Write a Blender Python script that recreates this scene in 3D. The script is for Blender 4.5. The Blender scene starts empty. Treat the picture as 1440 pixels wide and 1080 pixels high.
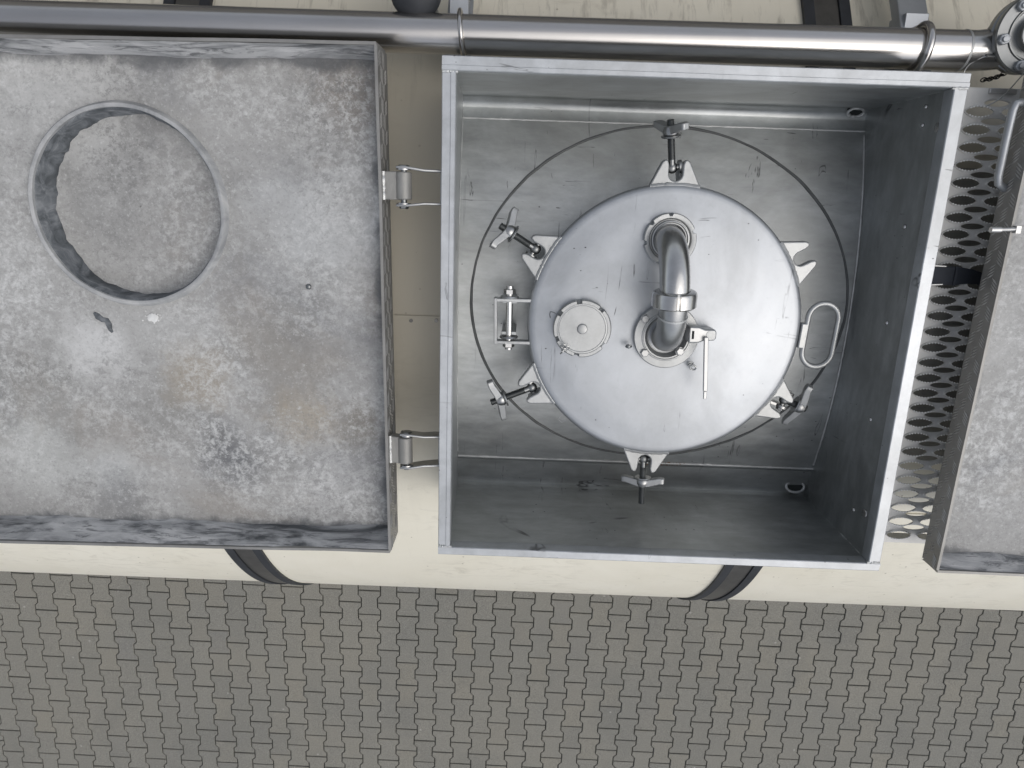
import bpy, bmesh, math, random
from mathutils import Vector, Matrix, noise as mnoise
random.seed(7)
PI = math.pi
V = Vector
sc = bpy.context.scene
COL = sc.collection

# ------------------------------------------------------------------ camera
CZ = 4.6                                   # lens height above the paving
F = 987.26                                 # focal length for a 1440 wide picture
ax, ay, az = -0.25847818, 0.00651003, 0.03672627
RM = Matrix.Rotation(ax, 3, 'X') @ Matrix.Rotation(ay, 3, 'Y') @ Matrix.Rotation(az, 3, 'Z')
cam = bpy.data.cameras.new('camera'); co = bpy.data.objects.new('camera', cam); COL.objects.link(co)
cam.sensor_width = 36; cam.lens = 36 * F / 1440; cam.clip_start = .02; cam.clip_end = 2000
co.matrix_world = Matrix.Translation((0, 0, CZ)) @ RM.to_4x4()
sc.camera = co

def P(px, py, h):                          # survey of the photograph: the point seen at (px,py), h metres below the lens
    d = RM @ V((px - 720, -(py - 540), -F))
    d = d / -d.z * h
    return V((d.x, d.y, CZ - h))

# tank dimensions
TY = -0.204; RC = 1.117; TZ = CZ - 1.38 - RC     # cladding axis and radius
RV = RC - 0.044                                   # inner vessel
def zc(y, r=RC): return TZ + math.sqrt(max(0, r * r - (y - TY) ** 2))

# ------------------------------------------------------------------ node helpers
class NT:
    def __init__(s, name):
        s.m = bpy.data.materials.new(name); s.m.use_nodes = True
        s.t = s.m.node_tree; s.b = s.t.nodes['Principled BSDF']
        s.tc = s.t.nodes.new('ShaderNodeTexCoord').outputs['Object']
    def n(s, typ): return s.t.nodes.new(typ)
    def link(s, a, b):
        if isinstance(a, (int, float)): b.default_value = a
        elif isinstance(a, tuple): b.default_value = (*a, 1) if len(a) == 3 else a
        else: s.t.links.new(a, b)
    def map(s, scale=(1, 1, 1), loc=(0, 0, 0), rot=(0, 0, 0)):
        m = s.n('ShaderNodeMapping'); s.link(s.tc, m.inputs['Vector'])
        m.inputs['Scale'].default_value = scale; m.inputs['Location'].default_value = loc; m.inputs['Rotation'].default_value = rot
        return m.outputs[0]
    def noise(s, scale, detail=6, rough=.55, dist=0, vec=None, kind='FBM'):
        x = s.n('ShaderNodeTexNoise'); x.noise_type = kind
        s.link(vec or s.tc, x.inputs['Vector'])
        x.inputs['Scale'].default_value = scale; x.inputs['Detail'].default_value = detail
        x.inputs['Roughness'].default_value = rough; x.inputs['Distortion'].default_value = dist
        return x.outputs['Fac']
    def voro(s, scale, vec=None, rnd=1, feat='F1'):
        x = s.n('ShaderNodeTexVoronoi'); x.feature = feat
        s.link(vec or s.tc, x.inputs['Vector']); x.inputs['Scale'].default_value = scale; x.inputs['Randomness'].default_value = rnd
        return x.outputs['Distance']
    def ramp(s, fac, *stops):
        r = s.n('ShaderNodeValToRGB'); s.link(fac, r.inputs[0]); e = r.color_ramp.elements
        while len(e) < len(stops): e.new(.5)
        for k, (p, c) in enumerate(stops):
            e[k].position = p; e[k].color = (c, c, c, 1) if isinstance(c, (int, float)) else (*c, 1)
        return r.outputs[0]
    def mix(s, fac, a, b, mode='MIX'):
        m = s.n('ShaderNodeMix'); m.data_type = 'RGBA'; m.blend_type = mode
        s.link(fac, m.inputs[0]); s.link(a, m.inputs[6]); s.link(b, m.inputs[7])
        return m.outputs[2]
    def math(s, op, a, b=0.0):
        m = s.n('ShaderNodeMath'); m.operation = op; s.link(a, m.inputs[0]); s.link(b, m.inputs[1]); return m.outputs[0]
    def sep(s):
        x = s.n('ShaderNodeSeparateXYZ'); s.link(s.tc, x.inputs[0]); return x.outputs
    def bump(s, h, strength=.3, dist=.002):
        b = s.n('ShaderNodeBump'); s.link(h, b.inputs['Height']); b.inputs['Strength'].default_value = strength
        b.inputs['Distance'].default_value = dist; s.link(b.outputs[0], s.b.inputs['Normal'])
    def out(s, col=None, rough=None, metal=None, **k):
        if col is not None: s.link(col, s.b.inputs['Base Color'])
        if rough is not None: s.link(rough, s.b.inputs['Roughness'])
        if metal is not None: s.link(metal, s.b.inputs['Metallic'])
        for a, v in k.items(): s.link(v, s.b.inputs[a.replace('_', ' ')])
        return s.m

M = {}
def mk_panel(name, tone=1.0, cool=0.0, half=(.45, .44), blobs=()):
    t = NT(name); g = lambda v, w=0: (v * tone * (1 + w - cool), v * tone * .995, v * tone * (.965 - w + cool))
    big = t.noise(2.6, 5, .6, .6)
    c = t.ramp(big, (.30, g(.27)), (.50, g(.345, .006)), (.70, g(.42)))
    # whitish oxide mottling in clumps
    cl = t.noise(4.2, 4, .6, .5, t.map(loc=(3, 1, 0)))
    fine = t.noise(70, 12, .78, .3)
    mot = t.math('MULTIPLY', t.ramp(fine, (.46, 0), (.60, .8)), t.ramp(cl, (.40, .15), (.62, 1)))
    x, y, z = t.sep()
    for bx, by, br, bc, bm_ in blobs:
        dx = t.math('SUBTRACT', x, bx); dy = t.math('SUBTRACT', y, by)
        dd = t.math('SQRT', t.math('ADD', t.math('MULTIPLY', dx, dx), t.math('MULTIPLY', dy, dy)))
        dd = t.math('ADD', dd, t.math('MULTIPLY', t.math('SUBTRACT', t.noise(11, 9, .7, .8, t.map(loc=(bx * 3, by * 3, 0))), .5), br * 2.6))
        c = t.mix(t.ramp(dd, (br * .35, bm_), (br * 1.25, 0)), c, bc)
    c = t.mix(mot, c, g(.62, -.01))
    c = t.mix(t.math('MULTIPLY', t.ramp(t.noise(85, 12, .78, .3, t.map(loc=(5, 5, 1))), (.485, 0), (.575, .7)), t.ramp(t.noise(3.6, 5, .6, .5, t.map(loc=(8, 2, 0))), (.44, .1), (.66, 1))), c, g(.19))
    sp = t.noise(150, 6, .7)
    c = t.mix(t.ramp(sp, (.56, 0), (.70, .6)), c, g(.62, -.01))
    c = t.mix(t.ramp(t.noise(210, 4, .6, 0, t.map(loc=(9, 2, 5))), (.55, 0), (.75, .4)), c, g(.13))
    # dried run marks
    rd = t.noise(9, 9, .62, .9, t.map((1, .55, 1), (1.3, 0, 0), (0, 0, .35)), 'RIDGED_MULTIFRACTAL')
    c = t.mix(t.math('MULTIPLY', t.ramp(rd, (.52, 0), (.78, .95)), t.ramp(t.noise(2.2, 3, .5, 0, t.map(loc=(7, 7, 0))), (.45, 0), (.62, 1))), c, g(.55))
    # brown and slate stains
    c = t.mix(t.ramp(t.noise(3.1, 6, .6, .8, t.map(loc=(0, 5, 2))), (.55, 0), (.75, .55)), c, (.27 * tone, .235 * tone, .195 * tone))
    c = t.mix(t.ramp(t.noise(2.3, 6, .65, .8, t.map(loc=(11, 4, 2))), (.60, 0), (.74, .6)), c, (.15, .155, .165))
    # soot that gathers along the edges
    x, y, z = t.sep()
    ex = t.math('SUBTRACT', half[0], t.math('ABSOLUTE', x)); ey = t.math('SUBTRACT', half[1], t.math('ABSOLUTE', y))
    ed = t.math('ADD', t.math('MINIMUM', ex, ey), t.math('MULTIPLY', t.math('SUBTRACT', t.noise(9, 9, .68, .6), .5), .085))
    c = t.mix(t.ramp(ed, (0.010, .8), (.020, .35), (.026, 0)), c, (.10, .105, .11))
    t.bump(t.math('ADD', fine, t.noise(12, 4)), .35, .0015)
    return t.out(c, t.ramp(fine, (.3, .62), (.7, .8)), .0, Specular_IOR_Level=.35)
M['panel_cool'] = mk_panel('oxidised_aluminium_clean', 1.08, .0)

def steel(name, col, rough, metal=1.0, streak=(1, 1, 1), amt=.25, rvar=.12, dirt=.25, bump=.08, marks=.0):
    t = NT(name)
    n = t.noise(14, 8, .65, .2, t.map(streak)); f = t.noise(90, 8, .7, 0, t.map(streak)); big = t.noise(3.6, 9, .68, .9)
    d = tuple(v * (1 - amt) for v in col)
    c = t.mix(t.ramp(n, (.3, 0), (.7, 1)), d, col)
    c = t.mix(t.ramp(big, (.45, 0), (.75, dirt)), c, tuple(v * .55 for v in (col[0] * 1.02, col[1], col[2] * .95)))
    c = t.mix(t.ramp(f, (.55, 0), (.8, .3)), c, tuple(v * .6 for v in col))
    if marks:
        sx = t.noise(5, 3, .5, 1.6, t.map((1, 9, 1), rot=(0, 0, .4))); sy = t.noise(5, 3, .5, 1.6, t.map((8, 1, 1), (4, 4, 0), (0, 0, -.3)))
        mk = t.math('MAXIMUM', t.ramp(sx, (.68, 0), (.70, 1), (.72, 0)), t.ramp(sy, (.68, 0), (.70, 1), (.72, 0)))
        gate = t.ramp(t.noise(4, 4, .6, 0, t.map(loc=(3, 8, 1))), (.5, 0), (.6, 1))
        c = t.mix(t.math('MULTIPLY', t.math('MULTIPLY', mk, gate), marks), c, (.06, .06, .06))
        sp = t.voro(42, t.map((1, 1.6, 1), (2, 3, 0)))
        c = t.mix(t.math('MULTIPLY', t.ramp(sp, (.05, marks), (.09, 0)), t.ramp(t.noise(6, 2), (.52, 0), (.58, 1))), c, (.05, .05, .05))
    r = t.ramp(t.math('ADD', t.math('MULTIPLY', n, .5), t.math('MULTIPLY', big, .5)), (.3, rough - rvar), (.7, rough + rvar))
    t.bump(t.math('ADD', f, n), bump, .001)
    return t.out(c, r, metal)
M['wall'] = steel('brushed_stainless', (.52, .54, .54), .40, .88, (1, 1, 3), .35, .12, .8, .12, .8)
M['floor'] = steel('vessel_stainless', (.49, .505, .50), .42, .8, (1, 3, 1), .34, .12, .75, .12, .85)
M['cover'] = steel('cover_stainless', (.485, .505, .525), .44, .76, (1, 1, 1), .18, .08, .45, .06, 1.0)
M['cast'] = steel('cast_stainless', (.50, .51, .505), .42, .7, (1, 1, 1), .3, .1, .4, .35)
M['polish'] = steel('polished_stainless', (.64, .635, .62), .22, .95, (1, 1, 1), .25, .08, .5, .12)
M['satin'] = steel('satin_stainless', (.50, .505, .50), .34, .95, (1, 1, 1), .3, .08, .4, .15)
M['pipe'] = steel('pipe_stainless', (.62, .60, .575), .22, 1, (.15, 2, 2), .12, .05, .2, .03)
M['rim'] = steel('extruded_aluminium', (.54, .56, .575), .44, .65, (2, 2, 2), .25, .08, .6, .12, .8)
M['weld'] = steel('weld_bead', (.62, .63, .62), .45, .6, (1, 1, 1), .4, .1, .3, .6)
M['bolt'] = steel('threaded_steel', (.33, .34, .34), .38, 1, (1, 1, 1), .3, .1, .4, .2)
M['grate'] = steel('galvanised_plate', (.74, .73, .70), .55, .15, (1, 1, 1), .2, .1, .3, .2)
M['bright'] = steel('worn_bright_steel', (.56, .56, .55), .32, .7, (1, 1, 1), .15, .05, .1, .05)
M['tread'] = steel('tread_plate_aluminium', (.33, .325, .31), .5, .55, (1, 1, 1), .3, .1, .5, .2)
M['worn'] = steel('tread_bars_worn', (.55, .54, .52), .42, .6, (1, 1, 1), .2, .1, .3, .1)
M['lug'] = steel('weathered_lug', (.34, .335, .315), .5, .35, (3, 1, 1), .35, .1, .6, .4)
M['galv'] = steel('galvanised_steel', (.46, .48, .50), .45, .7, (1, 1, 1), .2, .1, .3, .1)

def plain(name, col, rough, metal=0, var=.2, scale=30):
    t = NT(name)
    c = t.mix(t.ramp(t.noise(scale, 8, .65), (.35, 0), (.7, 1)), tuple(v * (1 - var) for v in col), tuple(v * (1 + var) for v in col))
    t.bump(t.noise(scale * 4, 6, .6), .15, .001)
    return t.out(c, rough, metal)
M['tooth'] = plain('bare_tooth_tips', (.86, .86, .84), .35, .3, .03)
M['rubber'] = plain('black_rubber', (.028, .031, .036), .6)
M['dark'] = plain('dark_opening', (.012, .016, .016), .8)
M['slot'] = plain('groove_dirt', (.10, .105, .105), .7)
M['band'] = plain('strap_steel', (.20, .195, .185), .34, .8, .15)
M['mat'] = plain('rubber_mat', (.30, .29, .26), .8)
M['web'] = plain('black_webbing', (.014, .018, .026), .75)
M['bit'] = plain('debris', (.025, .023, .02), .9)
M['platform'] = plain('platform_steel', (.34, .335, .32), .6)

t = NT('cream_paint')
x, y, z = t.sep()
c = t.mix(t.ramp(t.noise(2.5, 5, .6, .5), (.35, 0), (.7, 1)), (.77, .73, .61), (.83, .795, .685))
sm = t.noise(16, 9, .66, 1.1, t.map((1, 2.2, 2.2), rot=(0, 0, .5)))
gate = t.ramp(t.noise(3.2, 4, .6, 0, t.map(loc=(5, 2, 0))), (.47, 0), (.62, 1))
c = t.mix(t.math('MULTIPLY', t.ramp(sm, (.50, 0), (.80, .5)), gate), c, (.36, .325, .25))
sp = t.voro(26, t.map(loc=(1, 2, 3)))
c = t.mix(t.ramp(sp, (.05, .7), (.075, 0)), c, (.30, .26, .2))
cr = t.math('ABSOLUTE', t.math('ADD', y, .12)); crown_shade = t.ramp(t.math('ADD', cr, t.math('MULTIPLY', t.noise(4, 6, .65, .6), .22)), (.40, 1), (.66, 0))
c = t.mix(t.math('MULTIPLY', crown_shade, .7), c, (.47, .425, .335))  # darker tan over the crown: shade put into the paint colour, with some dust
st = t.noise(9, 8, .7, .4, t.map((5, .7, .7)))
up = t.ramp(t.math('ADD', y, 0), (.15, 0), (.35, 1))
c = t.mix(t.math('MULTIPLY', t.ramp(st, (.52, 0), (.7, .75)), t.math('ADD', t.math('MULTIPLY', up, .8), .05)), c, (.25, .225, .18))
t.bump(t.noise(60, 5), .05, .001)
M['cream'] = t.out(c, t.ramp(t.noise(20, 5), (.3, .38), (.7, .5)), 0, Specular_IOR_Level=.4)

# sealing compound along the lid edges: grey with blackened patches
t = NT('lid_sealant')
n = t.noise(5, 8, .62, 1.4, t.map((1, 3, 3))); n2 = t.noise(30, 8, .7, 1.0, t.map((.4, 2, 2)))
c = t.ramp(n, (.35, (.08, .085, .09)), (.45, (.30, .305, .31)), (.60, (.52, .52, .52)))
c = t.mix(t.ramp(n2, (.52, 0), (.60, .7)), c, (.05, .055, .06))
t.bump(n2, .7, .004)
M['seal'] = t.out(c, .6, 0)

# concrete stones: each stone its own tone, sandy grain, faint stains
t = NT('concrete_stones')
geo = t.n('ShaderNodeNewGeometry'); rnd = geo.outputs['Random Per Island']
c = t.ramp(rnd, (0, (.200, .196, .174)), (.35, (.216, .211, .187)), (.7, (.232, .226, .199)), (.9, (.240, .226, .188)), (1, (.205, .202, .186)))
c = t.mix(t.ramp(t.noise(.8, 6, .6, .4), (.38, 0), (.68, .6)), c, (.275, .258, .213))
c = t.mix(t.ramp(t.noise(1.7, 7, .65, .6, t.map(loc=(4, 4, 0))), (.52, 0), (.75, .55)), c, (.17, .168, .152))
gr = t.noise(260, 3, .7); gr2 = t.noise(120, 5, .7, 0, t.map(loc=(2, 2, 2)))
c = t.mix(t.ramp(gr, (.42, .7), (.5, 0)), c, (.08, .08, .072))
c = t.mix(t.ramp(gr2, (.53, 0), (.66, .6)), c, (.34, .335, .31))
c = t.mix(t.ramp(t.voro(5, t.map(loc=(3, 1, 0))), (.03, .6), (.05, 0)), c, (.4, .39, .36))
t.bump(t.math('ADD', gr, gr2), .5, .002)
M['stone'] = t.out(c, .85, 0, Specular_IOR_Level=.3)
t = NT('joint_sand')
M['joint'] = t.out(t.mix(t.ramp(t.noise(3, 6, .6), (.45, 0), (.65, 1)), (.028, .029, .025), (.055, .056, .044)), .95, 0)
t = NT('asphalt_ground')
M['ground'] = t.out(t.ramp(t.noise(40, 8, .7), (.3, .06), (.7, .12)), .9, 0)

# ------------------------------------------------------------------ mesh helper
class MB:
    def __init__(s): s.bm = bmesh.new(); s.mi = 0
    def _f(s, vs):
        try: f = s.bm.faces.new(vs); f.material_index = s.mi; return f
        except ValueError: return None
    def box(s, lo, hi, mat=None):
        vs = [s.bm.verts.new((a, b, c)) for a in (lo[0], hi[0]) for b in (lo[1], hi[1]) for c in (lo[2], hi[2])]
        if mat: 
            for v in vs: v.co = mat @ v.co
        for q in ((0, 1, 3, 2), (4, 6, 7, 5), (0, 4, 5, 1), (2, 3, 7, 6), (0, 2, 6, 4), (1, 5, 7, 3)): s._f([vs[i] for i in q])
        return s
    def rings(s, rings, closed=True, caps=True, loop=False):
        R = [[s.bm.verts.new(p) for p in r] for r in rings]; n = len(R[0])
        for i in range(len(R) - (0 if loop else 1)):
            a, b = R[i], R[(i + 1) % len(R)]
            for k in range(n if closed else n - 1): s._f([a[k], a[(k + 1) % n], b[(k + 1) % n], b[k]])
        if caps and not loop: s._f(R[0][::-1]); s._f(R[-1])
        return s
    def tube(s, pts, r, n=16, caps=True, loop=False, wob=0):
        pts = [V(p) for p in pts]; out = []; N = len(pts); up = None
        for i, p in enumerate(pts):
            if loop: d = pts[(i + 1) % N] - pts[i - 1]
            else: d = pts[min(i + 1, N - 1)] - pts[max(i - 1, 0)]
            d.normalize()
            if up is None:
                up = V((0, 0, 1)) if abs(d.z) < .9 else V((1, 0, 0))
            u = (up - d * up.dot(d)).normalized(); w = d.cross(u); up = u
            rr = r[i] if isinstance(r, (list, tuple)) else r
            if wob: rr *= 1 + wob * mnoise.noise(p * 180)
            out.append([p + (u * math.cos(a) + w * math.sin(a)) * rr for a in (2 * PI * k / n for k in range(n))])
        return s.rings(out, True, caps, loop)
    def flat(s, pts, nrm, w, th):            # flat bar swept along pts; nrm = thickness direction
        pts = [V(p) for p in pts]; out = []; N = len(pts); nrm = V(nrm).normalized()
        for i, p in enumerate(pts):
            d = (pts[min(i + 1, N - 1)] - pts[max(i - 1, 0)]).normalized()
            u = (nrm - d * nrm.dot(d)).normalized(); q = d.cross(u)
            ww = w[i] if isinstance(w, (list, tuple)) else w
            tt = th[i] if isinstance(th, (list, tuple)) else th
            out.append([p + q * ww / 2 * a + u * tt / 2 * b for a, b in ((-1, -1), (1, -1), (1, 1), (-1, 1))])
        return s.rings(out)
    def cyl(s, a, b, r, n=24, r2=None):
        return s.tube([a, b], [r, r if r2 is None else r2], n)
    def lathe(s, prof, c, axis=(0, 0, 1), n=64, caps=False, wob=None):
        q = V((0, 0, 1)).rotation_difference(V(axis)).to_matrix(); c = V(c); out = []
        for (r, z) in prof:
            out.append([c + q @ V((r * math.cos(2 * PI * k / n), r * math.sin(2 * PI * k / n), z)) for k in range(n)])
        return s.rings(out, True, caps)
    def prism(s, poly, a, b, mat=None):
        lo = [V((p[0], p[1], a)) for p in poly]; hi = [V((p[0], p[1], b)) for p in poly]
        if mat: lo = [mat @ p for p in lo]; hi = [mat @ p for p in hi]
        return s.rings([lo, hi])
    def sphere(s, c, r, sz=1.0, n=24):
        prof = [(max(1e-5, r * math.sin(PI * k / 12)), -r * sz * math.cos(PI * k / 12)) for k in range(13)]
        return s.lathe(prof, c, n=n)
    def hexnut(s, c, axis, r, h, off=0):
        q = V((0, 0, 1)).rotation_difference(V(axis)).to_matrix(); c = V(c)
        rr = [[c + q @ V((r * f * math.cos(PI / 3 * k + off), r * f * math.sin(PI / 3 * k + off), z)) for k in range(6)] for f, z in ((1, -h / 2), (1, h * .35), (.86, h / 2))]
        return s.rings(rr)
    def build(s, name, mats, parent=None, bevel=0, seg=2, smooth=38, sub=0):
        bmesh.ops.recalc_face_normals(s.bm, faces=s.bm.faces)
        me = bpy.data.meshes.new(name); s.bm.to_mesh(me); s.bm.free()
        for m in (mats if isinstance(mats, list) else [mats]): me.materials.append(m)
        me.polygons.foreach_set('use_smooth', [True] * len(me.polygons))
        me.set_sharp_from_angle(angle=math.radians(smooth))
        o = bpy.data.objects.new(name, me); COL.objects.link(o)
        if parent:
            o.parent = parent; b = parent
            off = V((0, 0, 0))
            if not parent.get('local'):
                while b: off += b.location if not b.get('local') else V((0, 0, 0)); b = b.parent
                if parent.type == 'EMPTY': o.location = -off
        if bevel:
            md = o.modifiers.new('bevel', 'BEVEL'); md.width = bevel; md.segments = seg; md.limit_method = 'ANGLE'; md.angle_limit = math.radians(35); md.harden_normals = False
        return o

def thing(name, loc, label, cat, group=None, rotz=0, local=False):
    o = bpy.data.objects.new(name, None); COL.objects.link(o); o.location = loc; o.rotation_euler = (0, 0, rotz); o.empty_display_size = .05
    o['label'] = label; o['category'] = cat
    if group: o['group'] = group
    if local: o['local'] = 1
    return o
def tag(o, label, cat, group=None):
    o['label'] = label; o['category'] = cat
    if group: o['group'] = group
    return o
def struct(o, kind='structure'): o['kind'] = kind; return o

def arc(c, r, a0, a1, n, u=(1, 0, 0), v=(0, 1, 0)):
    c, u, v = V(c), V(u), V(v)
    return [c + u * r * math.cos(a0 + (a1 - a0) * k / n) + v * r * math.sin(a0 + (a1 - a0) * k / n) for k in range(n + 1)]

# ================================================================== SETTING
b = MB(); b.box((-400, -400, -.2), (400, 400, -.085)); struct(b.build('ground', M['ground']))
# interlocking double-T paving
PX, PL = .1427, .2
a_, n_, w_ = .040, .0600, .0827
g = .0035
half = [(w_ - g, 0 + g), (w_ - g, a_ - .001), (n_ - g, .1 - a_ + .001), (n_ - g, .1 + a_ - .001), (w_ - g, .2 - a_ + .001), (w_ - g, .2 - g)]
outline = half + [(-x, y) for x, y in half[::-1]]
O0 = P(1117.8, 860.6, CZ); rot0 = Matrix.Rotation(math.radians(-.72), 4, 'Z')
b = MB()
ctr = V((0, .1))
def shrink(p, e):
    x, y = p
    return (x - math.copysign(e, x), y + (e if y < .1 else -e) * (1 if (y < .01 or y > .19) else 0))
for i in range(-62, 30):
    for j in range(-28, 36):
        ox = i * PX; oy = j * PL + (PL / 2 if i % 2 else 0)
        w = rot0 @ V((ox, oy, 0)) + V((O0.x, O0.y, 0))
        if not (-6.2 < w.x < 6.2 and -6.2 < w.y < 2.2): continue
        dz = random.uniform(-.0015, .0015); tx, ty = random.uniform(-.006, .006), random.uniform(-.006, .006)
        def pt(p, z):
            q = rot0 @ V((ox + p[0], oy + p[1], 0)); return V((q.x + O0.x, q.y + O0.y, z + dz + tx * p[0] + ty * (p[1] - .1)))
        b.rings([[pt(p, -.05) for p in outline], [pt(p, -.005) for p in outline], [pt(shrink(p, .0018), -.001) for p in outline], [pt(shrink(p, .0045), 0) for p in outline]])
pav = struct(b.build('pavement', M['stone'], smooth=20))
b = MB(); b.box((-6.4, -6.4, -.08), (6.4, 2.4, -.008)); struct(b.build('paving_joints', M['joint']))

# ================================================================== TANK
tank = thing('tanker_tank', (0, TY, TZ - RC), 'cream painted round tank body of a tanker lying under the lids and the pipe', 'tank')
HX0, HX1, HY0, HY1 = -.126, .684, -.640, .200         # opening under the spill box
xs = [-3.3 + .3 * k for k in range(11)] + [HX0 - .03, HX0, HX0 + .1, .2, .45, HX1, HX1 + .03] + [.9 + .3 * k for k in range(9)]
xs = sorted(set(round(v, 4) for v in xs))
def ang(y): return math.acos((y - TY) / RC)
A0, A1 = ang(HY1), ang(HY0)
th = sorted([A0 + (A1 - A0) * k / 14 for k in range(15)] + [A1 + (A0 + 2 * PI - A1) * k / 66 for k in range(1, 66)])
b = MB()
rows = [[b.bm.verts.new((xx, TY + RC * math.cos(a), TZ + RC * math.sin(a))) for a in th] for xx in xs]
for i in range(len(xs) - 1):
    for k in range(len(th)):
        k2 = (k + 1) % len(th)
        am = th[k] + 1e-3
        if HX0 - 1e-4 <= xs[i] < HX1 - 1e-4 and A0 - 1e-4 <= th[k] < A1 - 1e-4: continue
        b._f([rows[i][k], rows[i][k2], rows[i + 1][k2], rows[i + 1][k]])
for row, sx in ((rows[0], -1), (rows[-1], 1)):
    prev = row
    for f, d in ((.9, .09), (.7, .18), (.4, .25), (.1, .27)):
        cur = [b.bm.verts.new((v.co.x + sx * d, TY + (v.co.y - TY) * f, TZ + (v.co.z - TZ) * f)) for v in row]
        for k in range(len(th)): b._f([prev[k], prev[(k + 1) % len(th)], cur[(k + 1) % len(th)], cur[k]])
        prev = cur
    b._f(prev)
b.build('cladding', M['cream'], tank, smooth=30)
# lapped cladding sheet with its edge between lid and box
def shell(b, x0, x1, y0, y1, r0, r1, nx=2, ny=24, top_only=False):
    aa, ab = math.acos((y0 - TY) / r1), math.acos((y1 - TY) / r1)
    out = []
    for i in range(nx + 1):
        xx = x0 + (x1 - x0) * i / nx
        out.append([V((xx, TY + r1 * math.cos(aa + (ab - aa) * k / ny), TZ + r1 * math.sin(aa + (ab - aa) * k / ny))) for k in range(ny + 1)] +
                   [V((xx, TY + r0 * math.cos(aa + (ab - aa) * k / ny), TZ + r0 * math.sin(aa + (ab - aa) * k / ny))) for k in range(ny, -1, -1)])
    b.rings(out); return b
ySeam = P(580, 443.5, 1.38).y
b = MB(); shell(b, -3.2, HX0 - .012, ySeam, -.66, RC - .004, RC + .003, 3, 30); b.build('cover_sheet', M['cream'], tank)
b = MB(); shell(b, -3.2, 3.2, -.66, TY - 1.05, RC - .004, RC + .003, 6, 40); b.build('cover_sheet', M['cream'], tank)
for px, py in ((578, 451), (613.5, 451)):
    b = MB(); p = P(px, py, 1.376); b.cyl(p - V((0, 0, .004)), p + V((0, 0, .0012)), .0036, 12); b.build('rivet', M['band'], tank)
# strap bands with rubber edges
for sx in (-.676, .584, -1.95, 1.85):
    for ya_, yb_ in (((TY + 1.0, .222), (-.665, TY - 1.0968)) if sx == .584 else ((TY + 1.0, TY - 1.0968),)):
        b = MB(); shell(b, sx - .024, sx + .024, ya_, yb_, RC, RC + .006, 2, 90)
        s_ = b.build('strap_band', M['band'], tank)
        for e in (-1, 1):
            b = MB(); shell(b, sx + e * .0355 - .0105, sx + e * .0355 + .0105, ya_, yb_, RC - .002, RC + .010, 1, 90)
            b.build('rubber_edge', M['rubber'], s_)
    
# inner vessel seen in the box
b = MB(); shell(b, HX0 - .03, HX1 + .03, .215, -.655, RV - .004, RV, 8, 40); b.build('vessel_top', M['floor'], tank)
# reinforcing pad ring
RCX, RCY, RRX, RRY = .2815, -.197, .380, .346
b = MB(); pts = []
for k in range(180):
    a = 2 * PI * k / 180; xx = RCX + RRX * math.cos(a); yy = RCY + RRY * math.sin(a)
    j = 1 + .003 * mnoise.noise(V((xx, yy, 0)) * 30)
    pts.append(V((RCX + (xx - RCX) * j, RCY + (yy - RCY) * j, zc(yy, RV))))
b.tube(pts, [.0028 + .0011 * mnoise.noise(p * 14) for p in pts], 8, loop=True); b.build('weld_groove', M['slot'], tank)
LX, LY, LZ = .2755, -.2237, CZ - 1.32
b = MB(); b.lathe([(.236, zc(LY + .24, RV) - LZ - .01), (.236, -.012), (.228, -.012)], (LX, LY, LZ), n=96)
b.build('manhole_neck', M['floor'], tank)
# weld bead and rust along the box seam are with the box below

# ================================================================== SPILL BOX
RZ = CZ - 1.2
box = thing('spill_box', (.28, -.22, CZ - 1.5), 'open square stainless steel box around the round manhole cover, with bright flat rim', 'steel box')
X0, X1 = -.1365, .695; Y1, Y0 = .2145, -.6555           # rim outer
rw = .0225; rwb = .0165
xi0, xi1, yi0, yi1 = X0 + rw - .003, X1 - rw + .003, Y0 + rwb - .004, Y1 - rw + .003
# side walls (sheet 3 mm)
zl = zc(.156, RV) - .006
zb = zc(-.567, RV) - .004
def wallprof(y, sgn, zlow, ytoe, ztoe, r=.024):
    pts = [V((0, y, RZ - .012)), V((0, y, RZ - .09)), V((0, y, zlow + r))]
    for k in range(1, 8):
        a = k / 8 * PI / 2
        pts.append(V((0, y - sgn * (r - r * math.cos(a)), zlow + r - r * math.sin(a))))
    pts.append(V((0, y - sgn * r, zlow))); pts.append(V((0, ytoe, ztoe)))
    return pts
def wallsheet(prof, xa, xb, nrm, name, mat=M['wall']):
    b = MB(); out = []
    for i in range(13):
        xx = xa + (xb - xa) * i / 12
        wv = [p + V((xx, 0, 0)) for p in prof]
        bk = []
        for k, p in enumerate(prof):
            d = (prof[min(k + 1, len(prof) - 1)] - prof[max(k - 1, 0)]).normalized()
            q = V((0, -d.z, d.y)) * nrm
            bk.append(p + V((xx, 0, 0)) + q * .003)
        out.append(wv + bk[::-1])
    b.rings(out); return b.build(name, mat, box, smooth=50)
pT = wallprof(yi1, 1, zl - .001, .152, zl + .0065)
pB = wallprof(yi0, -1, zb - .040, -.564, zb + .0055, .03)
wallsheet(pT, xi0 - .016, xi1 + .002, -1, 'wall'); wallsheet(pB, xi0 - .016, xi1 + .002, 1, 'wall')
def sidewall(xt, xb, t):
    b = MB(); out = []
    ys = [yi0 - .003 + (yi1 - yi0 + .006) * k / 24 for k in range(25)]
    for yy in ys:
        zz = zc(yy, RV) - .075
        out.append([V((xt, yy, RZ - .012)), V((xb, yy, zz)), V((xb + t, yy, zz)), V((xt + t, yy, RZ - .012))])
    b.rings(out); return b.build('wall', M['wall'], box)
sidewall(xi0, xi0 - .012, -.003); sidewall(xi1, .6700, .003)
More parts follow.
